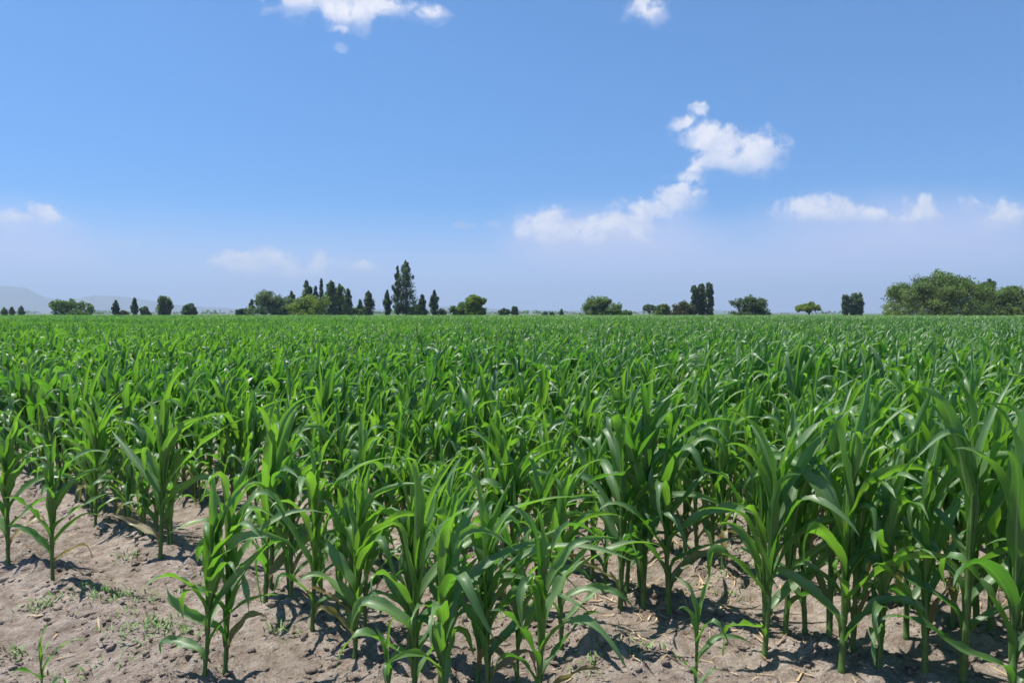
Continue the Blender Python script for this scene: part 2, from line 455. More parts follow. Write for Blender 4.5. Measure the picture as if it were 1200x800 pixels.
# ------------------------------------------------------------------ corn
def leaf_batch(P, nL, nW):
    """P: dict of arrays (N,). Returns verts (N,V,3), quad faces (Fq,4) for one leaf, uv (V,2)."""
    N = len(P['L'])
    s = np.linspace(0, 1, nL + 1)
    S = s[None, :]
    g = lambda k: P[k][:, None]
    s0 = g('s0')
    th = g('th0') * np.clip((S - s0) / 0.10 + 0.25, 0.08, 1) + (g('th1') - g('th0')) * np.clip((S - s0) / (1 - s0), 0, 1) ** g('p')
    k = np.clip((S - g('sb')) / 0.14, 0, 1); th = th + g('brk') * k * k * (3 - 2 * k)
    th = np.clip(th, -0.1, 2.95)
    az = g('az') + g('drift') * S ** 1.5
    t = np.stack([np.sin(th) * np.cos(az), np.sin(th) * np.sin(az), np.cos(th)], -1)
    tm = 0.5 * (t[:, 1:] + t[:, :-1])
    c = np.concatenate([np.zeros((N, 1, 3)), np.cumsum(tm, 1)], 1) * (P['L'] / nL)[:, None, None]
    c = c + P['base'][:, None, :]
    # wind carries the free end of the blade
    c[..., 0] += g('wind') * P['L'][:, None] * S ** 2
    c[..., 2] -= 0.35 * np.abs(g('wind')) * P['L'][:, None] * S ** 2
    b = np.stack([-np.sin(az), np.cos(az), 0 * az], -1)
    n = np.stack([-np.cos(th) * np.cos(az), -np.cos(th) * np.sin(az), np.sin(th)], -1)
    tw = g('twist') * np.clip((S - s0) / (1 - s0), 0, 1)
    ct, st = np.cos(tw)[..., None], np.sin(tw)[..., None]
    b, n = b * ct + n * st, n * ct - b * st
    w = np.minimum(1, 0.50 + 1.7 * S) * np.clip(1 - np.clip((S - 0.25) / 0.75, 0, 1) ** 1.9, 0.0, 1) ** 0.85
    if nL > 9:
        er = np.random.default_rng(int(abs(P['ph'][0]) * 1e5))
        w = w * (1 + er.normal(0, .045, w.shape)) * np.where(er.random(w.shape) < .02, .75, 1)
    w = np.maximum(w, 0.012) * P['W'][:, None]
    A = g('wrap') + (2.3 - g('wrap')) * np.clip(1 - S / (s0 + 0.16), 0, 1)
    v = np.linspace(-1, 1, nW + 1)
    Vv = v[None, None, :]
    a_ = A[..., None] * Vv
    lat = 0.5 * w[..., None] * np.sin(a_) / A[..., None]
    nor = 0.5 * w[..., None] * (1 - np.cos(a_)) / A[..., None] + 0.10 * w[..., None] * np.abs(Vv)
    ruf = P['ruf'][:, None, None] * w[..., None] * np.abs(Vv) ** 2 * np.clip(S - 0.2, 0, .35)[..., None] / .35 * np.sin(S[..., None] * g('rk')[..., None] + P['ph'][:, None, None] + np.where(Vv > 0, 2.1, 0))
    off = lat[..., None] * b[:, :, None, :] + (nor + ruf)[..., None] * n[:, :, None, :]
    V = (c[:, :, None, :] + off).reshape(N, -1, 3)
    k = nW + 1
    i, j = np.meshgrid(np.arange(nW), np.arange(nL)); q = (j * k + i).ravel()
    faces = np.stack([q, q + 1, q + k + 1, q + k], 1)
    uu, ss = np.meshgrid(np.linspace(0, 1, k), s)
    return V, faces, np.stack([uu.ravel(), ss.ravel()], 1)

def plants_leaves(pos, H, seed, az0=None, nmax=10):
    """Leaf parameters for plants at pos (n,3) with heights H. Returns params (leaves), plant index."""
    r = np.random.default_rng(seed)
    n = len(H)
    if az0 is None: az0 = r.uniform(0, 2 * np.pi, n)
    nl = nmax
    k = np.tile(np.arange(nl), n); pi = np.repeat(np.arange(n), nl)
    f = (k + r.uniform(-0.25, 0.25, n * nl)) / (nl - 1.0)           # 0 lowest .. 1 youngest
    f = np.clip(f, 0, 1)
    h = H[pi]
    m = n * nl
    P = {}
    zb = h * (0.06 + 0.47 * f ** 0.85)
    P['az'] = az0[pi] + (k % 2) * np.pi + r.normal(0, 0.5, m)
    rs = h * 0.0112 * (1 - 0.45 * f) + 0.002
    base = np.stack([rs * np.cos(P['az']), rs * np.sin(P['az']), zb], 1)
    P['base'] = base + pos[pi]
    Lf = np.interp(f, [0, .2, .45, .7, .88, 1], [.34, .46, .50, .50, .48, .44])
    P['L'] = h * Lf * r.uniform(0.88, 1.14, m)
    P['W'] = np.minimum(h, 1.12) * np.interp(f, [0, .25, .5, .75, 1], [.042, .052, .060, .063, .048]) * r.uniform(.82, 1.18, m)
    P['th0'] = np.interp(f, [0, .35, .7, 1], [.62, .38, .20, .06]) * r.uniform(.4, 1.5, m)
    P['th1'] = np.interp(f, [0, .35, .65, .85, 1], [2.2, 2.0, 1.65, 1.25, .75]) * r.uniform(.25, 1.5, m)
    P['p'] = r.uniform(1.5, 4.0, m)
    P['s0'] = np.interp(f, [0, .5, 1], [.12, .18, .28])
    P['sb'] = r.uniform(.48, .85, m)
    P['brk'] = np.where(r.random(m) < np.interp(f, [0, .6, .9, 1], [.40, .58, .46, .15]), r.uniform(.5, 2.1, m), 0)
    P['drift'] = r.normal(0, 0.5, m)
    P['twist'] = r.normal(0, 1.15, m)
    P['wrap'] = np.interp(f, [0, .7, 1], [.45, .62, 1.25]) * r.uniform(.7, 1.2, m)
    P['ruf'] = r.uniform(.08, .34, m)
    P['rk'] = r.uniform(14, 26, m)
    P['ph'] = r.uniform(0, 6.3, m)
    P['wind'] = np.clip(r.normal(.19, .14, m), -.08, .5) * np.interp(f, [0, .4, 1], [.2, 1, .7])
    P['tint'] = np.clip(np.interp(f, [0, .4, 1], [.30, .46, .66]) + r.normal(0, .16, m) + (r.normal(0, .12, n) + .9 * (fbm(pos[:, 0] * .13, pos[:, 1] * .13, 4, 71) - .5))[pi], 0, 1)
    return P, pi

def take(P, idx): return {k: v[idx] for k, v in P.items()}

def stalk_mesh(H, seg=8, lean=(0, 0)):
    """tapered cane with swollen nodes, from just under the soil to the whorl."""
    zs, rs = [], []
    top = H * 0.62
    r0 = H * 0.0115
    nn = 6
    zs.append(-0.05); rs.append(r0 * 1.15)
    for k in range(nn):
        z0 = top * (k / nn) ** 1.15; z1 = top * ((k + 1) / nn) ** 1.15
        rr = r0 * (1 - 0.55 * (k / nn))
        zs += [z0 + 0.002, z0 + 0.010, z0 + 0.018 , 0.5 * (z0 + z1) + 0.012]
        rs += [rr * 1.12, rr * 1.22, rr * 1.0, rr * 0.95]
    zs.append(top); rs.append(r0 * 0.25)
    zs, rs = np.array(zs), np.array(rs)
    a = np.linspace(0, 2 * np.pi, seg, endpoint=False)
    V = np.stack([rs[:, None] * np.cos(a), rs[:, None] * np.sin(a), np.repeat(zs[:, None], seg, 1)], -1)
    V[..., 0] += lean[0] * np.clip(zs, 0, 9)[:, None]; V[..., 1] += lean[1] * np.clip(zs, 0, 9)[:, None]
    V = V.reshape(-1, 3)
    F_ = []
    for k in range(len(zs) - 1):
        for i in range(seg):
            j = (i + 1) % seg
            F_.append((k * seg + i, k * seg + j, (k + 1) * seg + j, (k + 1) * seg + i))
    return V, np.array(F_)

def corn_plant(x, y, H, seed, label, group, az0=None, nmax=10, name='corn_plant', splay=1.0):
    z = float(gz(x, y))
    root = empty(name, (x, y, z))
    tag(root, label, 'corn plant', group)
    r = np.random.default_rng(seed + 991)
    lean = r.normal(0, 0.045, 2)
    P, pi = plants_leaves(np.zeros((1, 3)), np.array([H]), seed, None if az0 is None else np.array([az0]), nmax)
    if nmax > 7 and r.random() < .45: P['tint'][0] = -r.uniform(.4, 1)      # a withered lowest leaf
    if nmax > 7: P['th1'][0] += .5
    P['th0'] *= splay; P['W'] *= 1 + .35 * (splay - 1); P['L'] *= 1 + .3 * (splay - 1)
    P['base'][:, 0] += lean[0] * P['base'][:, 2]; P['base'][:, 1] += lean[1] * P['base'][:, 2]
    V, fc, uv = leaf_batch(P, 16, 4)
    sv, sf = stalk_mesh(H, 8, lean)
    mesh_np('stalk', sv, sf, M_STALK, root)
    for k in range(len(V)):
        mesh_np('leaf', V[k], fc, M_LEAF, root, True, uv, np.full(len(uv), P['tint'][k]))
    return root

# the plants at the front edge, placed at their bases: photo column, photo row of base, photo row of the top leaf, leaf plane, label
HERO = [
    (10, 668, 490, 0.3, 10, 'corn plant with upright leaves standing at the far left edge by bare soil'),
    (62, 690, 520, 0.15, 9, 'slim corn plant on bare soil whose long pale leaf hangs to its right'),
    (112, 622, 470, 0.6, 11, 'bushy corn plant with many thin leaves behind the slim left one'),
    (188, 662, 448, 2.6, 11, 'tall dark corn plant rising just behind the open soil strip'),
    (240, 812, 590, 2.9, 10, 'shorter left stalk of the twin corn plants on open soil'),
    (264, 806, 560, 0.1, 10, 'taller right stalk of the twin corn plants on open soil'),
    (311, 718, 478, 1.3, 10, 'corn plant right behind the twin stalks with a pale upright top leaf'),
    (366, 748, 525, 0.25, 9, 'thin corn plant next right of the twin stalks, bare lower stem'),
    (416, 780, 548, 2.8, 10, 'corn plant with bare stem, second to the right of the twin stalks'),
    (485, 832, 545, 0.35, 10, 'corn plant at the bottom middle with narrow upright leaves'),
    (517, 850, 585, 1.2, 9, 'thin corn plant squeezed between two broader ones at the bottom middle'),
    (572, 842, 580, 0.1, 10, 'broad corn plant at the bottom middle with a bright yellow green heart'),
    (606, 826, 628, 2.2, 8, 'short broad corn plant with one wide upright leaf, bottom middle'),
    (658, 768, 550, 0.05, 10, 'corn plant whose long low leaf reaches right over the open soil'),
    (727, 716, 455, 2.7, 11, 'left one of three close tall stalks beside straw litter'),
    (754, 720, 440, 0.9, 11, 'middle one of three close tall stalks beside straw litter'),
    (784, 728, 480, 0.2, 10, 'right one of three close tall stalks beside straw litter'),
    (814, 832, 690, 0.2, 7, 'small young corn plant at the bottom edge right of the middle'),
    (896, 772, 480, 2.9, 11, 'tall corn plant with clear bare foot and shadow on the soil'),
    (986, 792, 446, 0.15, 12, 'large full corn plant with many broad leaves over a dark shadow'),
    (1062, 752, 470, 0.8, 11, 'corn plant behind the large full one, half hidden by its leaves'),
    (1128, 815, 455, 2.7, 11, 'large corn plant near the right edge with long leaves reaching left'),
    (1185, 858, 430, 0.3, 11, 'nearest tall corn plant cut by the right edge of the photo'),
    (52, 838, 738, 1.2, 5, 'tiny corn seedling with few leaves in the bottom left corner'),
    (457, 850, 728, 2.0, 6, 'small corn plant with one curled broad leaf at the bottom edge'),
]
hero_xy = []
for n, (px, pyb, pyt, az, nl, lab) in enumerate(HERO):
    x, y = ground_at(px, pyb)
    d = ray(px, pyt); t = y / d[1]
    H = (CAM_H + d[2] * t) * (1.0 if pyt > 500 else 1.0)
    hero_xy.append((x, y))
    corn_plant(x, y, min(max(H, .25), 1.30) * 1.04, 100 + n * 17, lab, 'corn plants at the front edge', az, nl + 3 if nl > 8 else nl, splay=1.4)
hero_xy = np.array(hero_xy)

# rows of the field
def row_positions():
    r = np.random.default_rng(3)
    pts = []
    k = 0
    while True:
        d = ROW0 + ROW * k
        if d > 300: break
        far = d * 0.78
        step = (0.115 if far < 12 else 0.145) if far < 30 else (0.19 if far < 60 else (0.26 if far < 90 else 0.42))
        if far > 90 and k % 2: k += 1; continue
        if far > 160 and k % 4 > 1: k += 1; continue
        e = np.arange(-340, 340, step)
        e = e + r.uniform(-.4, .4, len(e)) * step
        keep = r.random(len(e)) > 0.06
        dd = d + r.normal(0, 0.035, len(e))
        x = e * D_ROW[0] + dd * N_ROW[0]; y = e * D_ROW[1] + dd * N_ROW[1]
        m = keep & (y > 0.9) & (y < 232) & (np.abs(x) < y * 0.80 + 2.2)
        pts.append(np.stack([x[m], y[m], np.full(m.sum(), k)], 1))
        k += 1
    return np.concatenate(pts)
pts = row_positions()
D2 = np.hypot(pts[:, 0], pts[:, 1])
px_ = pts[:, 0] / pts[:, 1] * F + 600
py_ = HORIZON + CAM_H / pts[:, 1] * F
near_hero = np.min(np.hypot(pts[:, None, 0] - hero_xy[None, :, 0], pts[:, None, 1] - hero_xy[None, :, 1])[:, :], axis=1) if len(pts) < 4000 else None
nh = np.full(len(pts), 9.0)
mm = D2 < 9
nh[mm] = np.min(np.hypot(pts[mm][:, None, 0] - hero_xy[None, :, 0], pts[mm][:, None, 1] - hero_xy[None, :, 1]), axis=1)
# front zone is only the placed plants: the soil stays open there
open_soil = (pts[:, 2] < 1) | ((pts[:, 2] < 2) & (((px_ > 200) & (px_ < 290)) | (px_ > 640))) | ((pts[:, 2] < 3) & (px_ > 690)) | ((pts[:, 2] < 4) & (px_ > 800) & (px_ < 880))
sel = (nh > 0.13) & ~open_soil & ~((np.abs(px_ - 600) > 640) & (D2 < 2.2))
pts = pts[sel]; D2 = D2[sel]; px_ = px_[sel]; py_ = py_[sel]
r_h = np.random.default_rng(12)
side = np.clip((px_ - 150) / 900.0, 0, 1)
H_all = 1.10 + 0.20 * side * np.clip(1.6 - D2 / 14, 0.35, 1) + 0.26 * (fbm(pts[:, 0] * 0.22, pts[:, 1] * 0.22, 4, 77) - 0.5) + r_h.normal(0, 0.11, len(pts))
H_all = H_all * (1 - 0.20 * np.clip((7.0 - D2) / 3.2, 0, 1) * np.clip((820 - px_) / 200, 0, 1))
H_all = np.clip(H_all, 0.62, 1.42)
order = np.argsort(D2)
in_view = (np.abs(px_ - 600) < 640)
cand = [i for i in order if in_view[i]]
indiv = cand[:300 - len(HERO)]
ind_set = np.zeros(len(pts), bool); ind_set[indiv] = True
def zone_label(px, y, k):
    where = 'left' if px < 400 else ('middle' if px < 800 else 'right')
    depth = 'close behind the front plants' if y < 5.2 else 'in the packed rows further back'
    w = {'left': 'slender', 'middle': 'leafy', 'right': 'tall broad leaved'}[where]
    return f'{w} corn plant {depth}, {where} of the field', f'corn plants {depth}, {where}'
for n, i in enumerate(indiv):
    lab, grp = zone_label(px_[i], pts[i, 1], pts[i, 2])
    corn_plant(pts[i, 0], pts[i, 1], H_all[i], 5000 + n * 13, lab, grp, None, 12)

# everything further back is one crop: same plants, fewer faces with distance
rest = ~ind_set
def crop():
    VV, FF, UU, TT = [], [], [], []
    off = 0
    bands = [(0, 16, 10, 2, 10, 10), (16, 34, 7, 2, 9, 9), (34, 80, 4, 2, 7, 7), (80, 400, 3, 1, 5, 5)]
    for bi, (d0, d1, nL, nW, nmax, _) in enumerate(bands):
        idx = np.where(rest & (D2 >= d0) & (D2 < d1))[0]
        if not len(idx): continue
        z = gz(pts[idx, 0], pts[idx, 1])
        pos = np.stack([pts[idx, 0], pts[idx, 1], z], 1)
        P, pi = plants_leaves(pos, H_all[idx], 40 + bi, None, 10)
        k = np.tile(np.arange(10), len(idx))
        ok = k >= 10 - nmax
        P = take(P, ok)
        P['W'] *= (1.28, 1.35, 1.6, 2.5)[bi]; P['wind'] *= 1.3
        V, fc, uv = leaf_batch(P, nL, nW)
        n, nv = V.shape[:2]
        VV.append(V.reshape(-1, 3)); UU.append(np.tile(uv, (n, 1))); TT.append(np.repeat(P['tint'], nv))
        FF.append((fc[None] + (off + np.arange(n) * nv)[:, None, None]).reshape(-1, 4)); off += n * nv
        if bi < 2:
            for ii, p_ in zip(idx, pos):
                a = np.linspace(0, 2 * np.pi, 5, endpoint=False); rr = H_all[ii] * .012
                ring = lambda z, q: np.stack([p_[0] + q * np.cos(a), p_[1] + q * np.sin(a), np.full(5, p_[2] + z)], 1)
                VV.append(np.concatenate([ring(-.04, rr), ring(H_all[ii] * .5, rr * .4)]))
                UU.append(np.full((10, 2), 0.25)); TT.append(np.full(10, .55))
                FF.append(np.array([(q, (q + 1) % 5, 5 + (q + 1) % 5, 5 + q) for q in range(5)]) + off); off += 10
    V, Fc, U, T = np.concatenate(VV), np.concatenate(FF), np.concatenate(UU), np.concatenate(TT)
    print('crop faces', len(Fc), 'plants', rest.sum())
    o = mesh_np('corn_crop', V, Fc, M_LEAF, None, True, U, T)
    tag(o, 'dense green corn crop filling the field back to the trees', None, None, 'stuff')
crop()

# ------------------------------------------------------------------ litter on the soil
def icosphere():
    t = (1 + 5 ** .5) / 2
    v = np.array([(-1, t, 0), (1, t, 0), (-1, -t, 0), (1, -t, 0), (0, -1, t), (0, 1, t), (0, -1, -t), (0, 1, -t), (t, 0, -1), (t, 0, 1), (-t, 0, -1), (-t, 0, 1)], float)
    f = [(0, 11, 5), (0, 5, 1), (0, 1, 7), (0, 7, 10), (0, 10, 11), (1, 5, 9), (5, 11, 4), (11, 10, 2), (10, 7, 6), (7, 1, 8), (3, 9, 4), (3, 4, 2), (3, 2, 6), (3, 6, 8), (3, 8, 9), (4, 9, 5), (2, 4, 11), (6, 2, 10), (8, 6, 7), (9, 8, 1)]
    v = [tuple(p / np.linalg.norm(p)) for p in v]
    cache = {}; out = []
    def mid(a, b):
        k = (min(a, b), max(a, b))
        if k not in cache:
            p = (np.array(v[a]) + np.array(v[b])) / 2; v.append(tuple(p / np.linalg.norm(p))); cache[k] = len(v) - 1
        return cache[k]
    for a, b, c in f:
        ab, bc, ca = mid(a, b), mid(b, c), mid(c, a)
        out += [(a, ab, ca), (b, bc, ab), (c, ca, bc), (ab, bc, ca)]
    return np.array(v), np.array(out)

def near_points(r, n, ymax=8.0):
    y = 2.6 + (ymax - 2.6) * r.random(n) ** 1.5
    x = (r.random(n) * 2 - 1) * (y * 0.78 + 0.4)
    return x, y

def clods():
    r = np.random.default_rng(21)
    v, f = icosphere()
    n = 30000
    x, y = near_points(r, n)
    d = x * N_ROW[0] + y * N_ROW[1]
    ridge = 0.5 + 0.5 * np.cos(2 * np.pi * (d - ROW0) / ROW)
    m = r.random(n) < 0.10 + 0.9 * ridge * np.clip(fbm(x * 2, y * 2, 2, 8) * 2.4 - .7, 0, 1); x, y = x[m], y[m]; n = len(x)
    s = 0.005 + 0.027 * r.random(n) ** 2.6 + 0.004 * r.random(n)
    big = r.random(n) < .025; s[big] *= 1.7
    z = gz(x, y)
    dirs = r.normal(0, 1, (n, 5, 3)); dirs /= np.linalg.norm(dirs, axis=2)[..., None]
    cut = np.einsum('nkc,vc->nvk', dirs, v)
    jit = (1 - 0.9 * np.clip(cut - 0.35, 0, 1).sum(2))[..., None] * (1 + r.uniform(-.10, .10, (n, len(v), 1)))
    sc = r.uniform(.65, 1.3, (n, 1, 3)); sc[..., 2] *= .62
    V = v[None] * jit * sc * s[:, None, None]
    a = r.uniform(0, 6.3, n); ca, sa = np.cos(a)[:, None], np.sin(a)[:, None]
    X = V[..., 0] * ca - V[..., 1] * sa + x[:, None]; Yy = V[..., 0] * sa + V[..., 1] * ca + y[:, None]
    Z = V[..., 2] + (z + s * .05)[:, None]
    V = np.stack([X, Yy, Z], -1).reshape(-1, 3)
    F_ = (f[None] + (np.arange(n) * len(v))[:, None, None]).reshape(-1, 3)
    o = mesh_np('soil_clods', V, F_, M_SOIL, smooth=False)
    tag(o, 'loose crumbs and clods of dry soil between the corn rows', None, None, 'stuff')
clods()

def strips(name, label, mat, x, y, L, W, az, lift, curl, up, r):
    n = len(x); k = 5
    s = np.linspace(0, 1, k)[None]
    th = up[:, None] + curl[:, None] * s
    dx = np.cumsum(np.cos(th), 1) * (L / k)[:, None]; dz = np.cumsum(np.sin(th), 1) * (L / k)[:, None]
    cx = x[:, None] + dx * np.cos(az)[:, None]; cyy = y[:, None] + dx * np.sin(az)[:, None]
    cz = gz(cx, cyy) * (1 if lift else 0) + (gz(x, y)[:, None] if not lift else 0) + np.maximum(dz, -0.0) + 0.006
    w = W[:, None] * (1 - s ** 3 * .9) * .5
    px, py = -np.sin(az)[:, None] * w, np.cos(az)[:, None] * w
    A = np.stack([cx + px, cyy + py, cz], -1); B = np.stack([cx - px, cyy - py, cz + (W * .2)[:, None]], -1)
    V = np.concatenate([A, B], 1).reshape(-1, 3)
    base = np.array([(i, i + 1, k + i + 1, k + i) for i in range(k - 1)])
    F_ = (base[None] + (np.arange(n) * 2 * k)[:, None, None]).reshape(-1, 4)
    o = mesh_np(name, V, F_, mat)
    tag(o, label, None, None, 'stuff')

def straw():
    r = np.random.default_rng(33)
    n = 20000
    x, y = near_points(r, n, 9)
    dens = fbm(x * 1.1, y * 1.1, 3, 55)
    px = x / y * F + 600
    want = np.clip((dens - .42) * 3, 0, 1) * np.where(px > 620, 1, np.where(px > 420, .5, .22)) * np.clip(.25 + (y - 3) * .5, .2, 1)
    m = r.random(n) < want; x, y = x[m], y[m]; n = len(x)
    strips('straw_litter', 'pale dry straw and old leaf scraps on the soil under the corn', M_STRAW, x, y, r.uniform(.03, .15, n), .002 + .009 * r.random(n) ** 2.5, r.uniform(0, 6.3, n), True, r.uniform(-.25, .25, n), r.uniform(0, .12, n), r)
straw()

def weeds():
    r = np.random.default_rng(44)
    X, Y = [], []
    spots = [(140, 708, .12, 60), (122, 705, .07, 45), (178, 752, .15, 80), (195, 745, .1, 40), (50, 718, .06, 40), (330, 745, .07, 30), (250, 690, .12, 30), (150, 655, .06, 22), (25, 770, .07, 25), (720, 780, .06, 16), (690, 790, .06, 14), (860, 690, .2, 60), (880, 640, .25, 60), (830, 655, .2, 50), (1090, 640, .3, 40), (760, 775, .05, 10), (100, 790, .1, 20), (560, 735, .1, 15)]
    for px, py, rad, n in spots:
        x, y = ground_at(px, py)
        n *= 2; X.append(x + r.normal(0, rad, n)); Y.append(y + r.normal(0, rad * .8, n))
    x, y = np.concatenate(X), np.concatenate(Y); n = len(x)
    strips('weeds', 'tiny green weed blades sprouting from the bare soil', M_WEED, x, y, r.uniform(.02, .06, n), r.uniform(.004, .010, n), r.uniform(0, 6.3, n), False, r.uniform(-.7, .1, n), r.uniform(.5, 1.3, n), r)
weeds()

# ------------------------------------------------------------------ trees beyond the field
M_DARK = foliage_mat('poplar_foliage', (0.040, 0.062, 0.034), (0.078, 0.116, 0.058), (0.130, 0.175, 0.088))
M_MID = foliage_mat('broadleaf_foliage', (0.062, 0.100, 0.034), (0.120, 0.175, 0.056), (0.180, 0.240, 0.082))
M_LIGHT = foliage_mat('pale_green_foliage', (0.085, 0.125, 0.022), (0.165, 0.215, 0.036), (0.240, 0.300, 0.065))
M_GREY = foliage_mat('grey_green_foliage', (0.050, 0.080, 0.048), (0.100, 0.140, 0.082), (0.160, 0.200, 0.120))
M_BROWN = foliage_mat('olive_brown_foliage', (0.045, 0.048, 0.020), (0.080, 0.082, 0.034), (0.125, 0.120, 0.055))

def tube(path, radii, seg=7):
    path = np.array(path, float); n = len(path)
    V = []
    for k in range(n):
        t = path[min(k + 1, n - 1)] - path[max(k - 1, 0)]; t /= np.linalg.norm(t) + 1e-9
        u = np.cross(t, (0.3, 1, 0.1)); u /= np.linalg.norm(u); w = np.cross(t, u)
        a = np.linspace(0, 2 * np.pi, seg, endpoint=False)
        V.append(path[k] + radii[k] * (np.cos(a)[:, None] * u + np.sin(a)[:, None] * w))
    F_ = [(k * seg + i, k * seg + (i + 1) % seg, (k + 1) * seg + (i + 1) % seg, (k + 1) * seg + i) for k in range(n - 1) for i in range(seg)]
    return np.concatenate(V), np.array(F_)

def leaf_cloud(centres, radii, per, size, r, flat=1.0, tint0=.5):
    """Leaf-sized faces scattered through clumps; tint varies by clump and leaf."""
    C = np.repeat(centres, per, 0); Rr = np.repeat(radii, per)
    n = len(C)
    d = r.normal(0, 1, (n, 3)); d /= np.linalg.norm(d, axis=1)[:, None]
    p = C + d * (Rr * r.random(n) ** .45)[:, None] * np.array([1, 1, flat])
    a = r.normal(0, 1, (n, 3)); a /= np.linalg.norm(a, axis=1)[:, None]
    b = np.cross(a, r.normal(0, 1, (n, 3))); b /= np.linalg.norm(b, axis=1)[:, None]
    s = size * r.uniform(.55, 1.3, n)[:, None]
    V = np.stack([p - a * s * .5, p + b * s * .3, p + a * s * .5, p - b * s * .3], 1).reshape(-1, 3)
    F_ = np.arange(n * 4).reshape(-1, 4)
    ct = np.repeat(np.clip(r.normal(tint0, .27, len(centres)), 0, 1), per)
    t = np.repeat(np.clip(ct + r.normal(0, .12, n), 0, 1), 4)
    return V, F_, t

def tree(kind, px, top, wpx, dist, mat, label, name, cat='tree', group='trees beyond the field', seed=0, base_frac=0.0, density=1.0):
    """px: photo column of the trunk, top: photo row of the crown's top, wpx: crown width in photo pixels."""
    r = np.random.default_rng(seed * 7 + int(px * 3) + int(top))
    d = ray(px, HORIZON); x = d[0] / d[1] * dist; y = dist
    dt = ray(px, top); H = CAM_H + dt[2] / dt[1] * dist
    W = wpx / F * dist
    root = empty(name, (x, y, 0))
    tag(root, label, cat, group)
    cs, rs = [], []
    px_m = dist / F                       # metres per photo pixel
    size = max(0.55, px_m * 1.9)
    limbs = []
    if kind == 'poplar':
        nc = int(110 * density)
        h = r.random(nc) ** .9
        prof = np.interp(h, [0, .12, .4, .75, .93, 1], [.55, .9, 1, .68, .30, .10]) * (W / 2)
        a = r.uniform(0, 6.3, nc); q = prof * r.random(nc) ** .5 * .88
        cs = np.stack([q * np.cos(a), q * np.sin(a), H * (.05 + .93 * h)], 1)
        prof2 = prof * (1 + .35 * np.sin(h * r.uniform(18, 30) + r.uniform(0, 6)) * (h > .1)); cs[:, :2] *= (prof2 / prof)[:, None]
        rs = np.maximum(prof * .36, px_m * .5) * r.uniform(.5, 1.35, nc)
        flat, per = 1.9, int(58 * density)
        trunk = tube([(0, 0, -.3), (0, 0, H * .3), (0, 0, H * .9)], [W * .07, W * .05, .03])
        limbs = [tube([(0, 0, H * z), (W * .3 * math.cos(b), W * .3 * math.sin(b), H * (z + .14))], [W * .03, W * .008], 5) for z, b in zip(np.linspace(.12, .7, 9), r.uniform(0, 6.3, 9))]
    elif kind == 'box':
        nc = int(130 * density)
        h = r.random(nc)
        prof = np.interp(h, [0, .15, .8, 1], [.7, 1, .95, .6]) * (W / 2)
        a = r.uniform(0, 6.3, nc); q = prof * r.random(nc) ** .5 * .86
        cs = np.stack([q * np.cos(a), q * np.sin(a), H * (.06 + .9 * h)], 1)
        rs = np.full(nc, W * .15) * r.uniform(.7, 1.2, nc)
        flat, per = 1.3, 52
        trunk = tube([(0, 0, -.3), (0, 0, H * .4), (0, 0, H * .85)], [W * .05, W * .04, .04])
        limbs = [tube([(0, 0, H * z), (W * .33 * math.cos(b), W * .33 * math.sin(b), H * (z + .15))], [W * .025, W * .008], 5) for z, b in zip(np.linspace(.15, .7, 8), r.uniform(0, 6.3, 8))]
    else:
        # broad crown carried by spreading limbs; 'umbrella' is lifted off the ground, 'bush' reaches it
        lift = {'broad': .16, 'bush': .0, 'umbrella': .32, 'wide': .08}[kind]
        nl = {'broad': 9, 'bush': 10, 'umbrella': 16, 'wide': 22}[kind]
        nc = int({'broad': 130, 'bush': 150, 'umbrella': 130, 'wide': 560}[kind] * density)
        lob = np.stack([r.uniform(-.36, .36, nl) * W, r.uniform(-.36, .36, nl) * W, H * (lift + (1 - lift) * r.uniform(.30, .78, nl))], 1)
        lob[:, 2] = np.minimum(lob[:, 2], H * (.80 - .55 * (np.hypot(lob[:, 0], lob[:, 1]) / (W * .62)) ** 2))
        lob[0] = (0, 0, H * .74)
        lr = np.full(nl, min(W * .24, H * .30)) * r.uniform(.75, 1.15, nl)
        if kind in ('wide', 'umbrella'): lr *= .68
        if kind == 'wide': lob[:, 2] = H * (.76 - .46 * (np.hypot(lob[:, 0], lob[:, 1]) / (W * .5)) ** 2) * r.uniform(.82, 1, nl)
        pick = r.integers(0, nl, nc)
        dd = r.normal(0, 1, (nc, 3)); dd /= np.linalg.norm(dd, axis=1)[:, None]
        cs = lob[pick] + dd * (lr[pick] * r.random(nc) ** .4)[:, None] * np.array([1, 1, .78])
        if kind in ('bush', 'wide', 'broad'):
            nb = int(nc * .5)
            a = r.uniform(0, 6.3, nb); q = W * .46 * np.sqrt(r.random(nb))
            lo = np.stack([q * np.cos(a), q * np.sin(a), H * (lift * .6 + r.uniform(.05, .5, nb) * (1 - (q / (W * .5)) ** 2 * .6))], 1)
            cs = np.concatenate([cs, lo])
        cs[:, 2] = np.clip(cs[:, 2], H * lift * .9 + .2, H * .97)
        rs = np.full(len(cs), min(W, H * 1.4) * (.072 if kind == 'wide' else .10)) * r.uniform(.6, 1.3, len(cs))
        flat, per = .8, (42 if kind == 'wide' else 48)
        tr_h = H * max(.3, lift)
        trunk = tube([(0, 0, -.3), (W * .01, 0, tr_h * .5), (0, 0, tr_h)], [W * .032 + .05, W * .026 + .04, W * .018 + .03])
        limbs = [tube([(0, 0, tr_h * .8), (l[0] * .5, l[1] * .5, tr_h * .8 + (l[2] - tr_h * .8) * .6), tuple(l)], [W * .016 + .03, W * .01 + .02, .02], 5) for l in lob]
    V, F_, t = leaf_cloud(np.asarray(cs), np.asarray(rs), per, size, r, flat)
    V[:, 2] = np.maximum(V[:, 2], .05)
    tv, tf = trunk; o_ = len(tv)
    TV, TF = [tv], [tf]
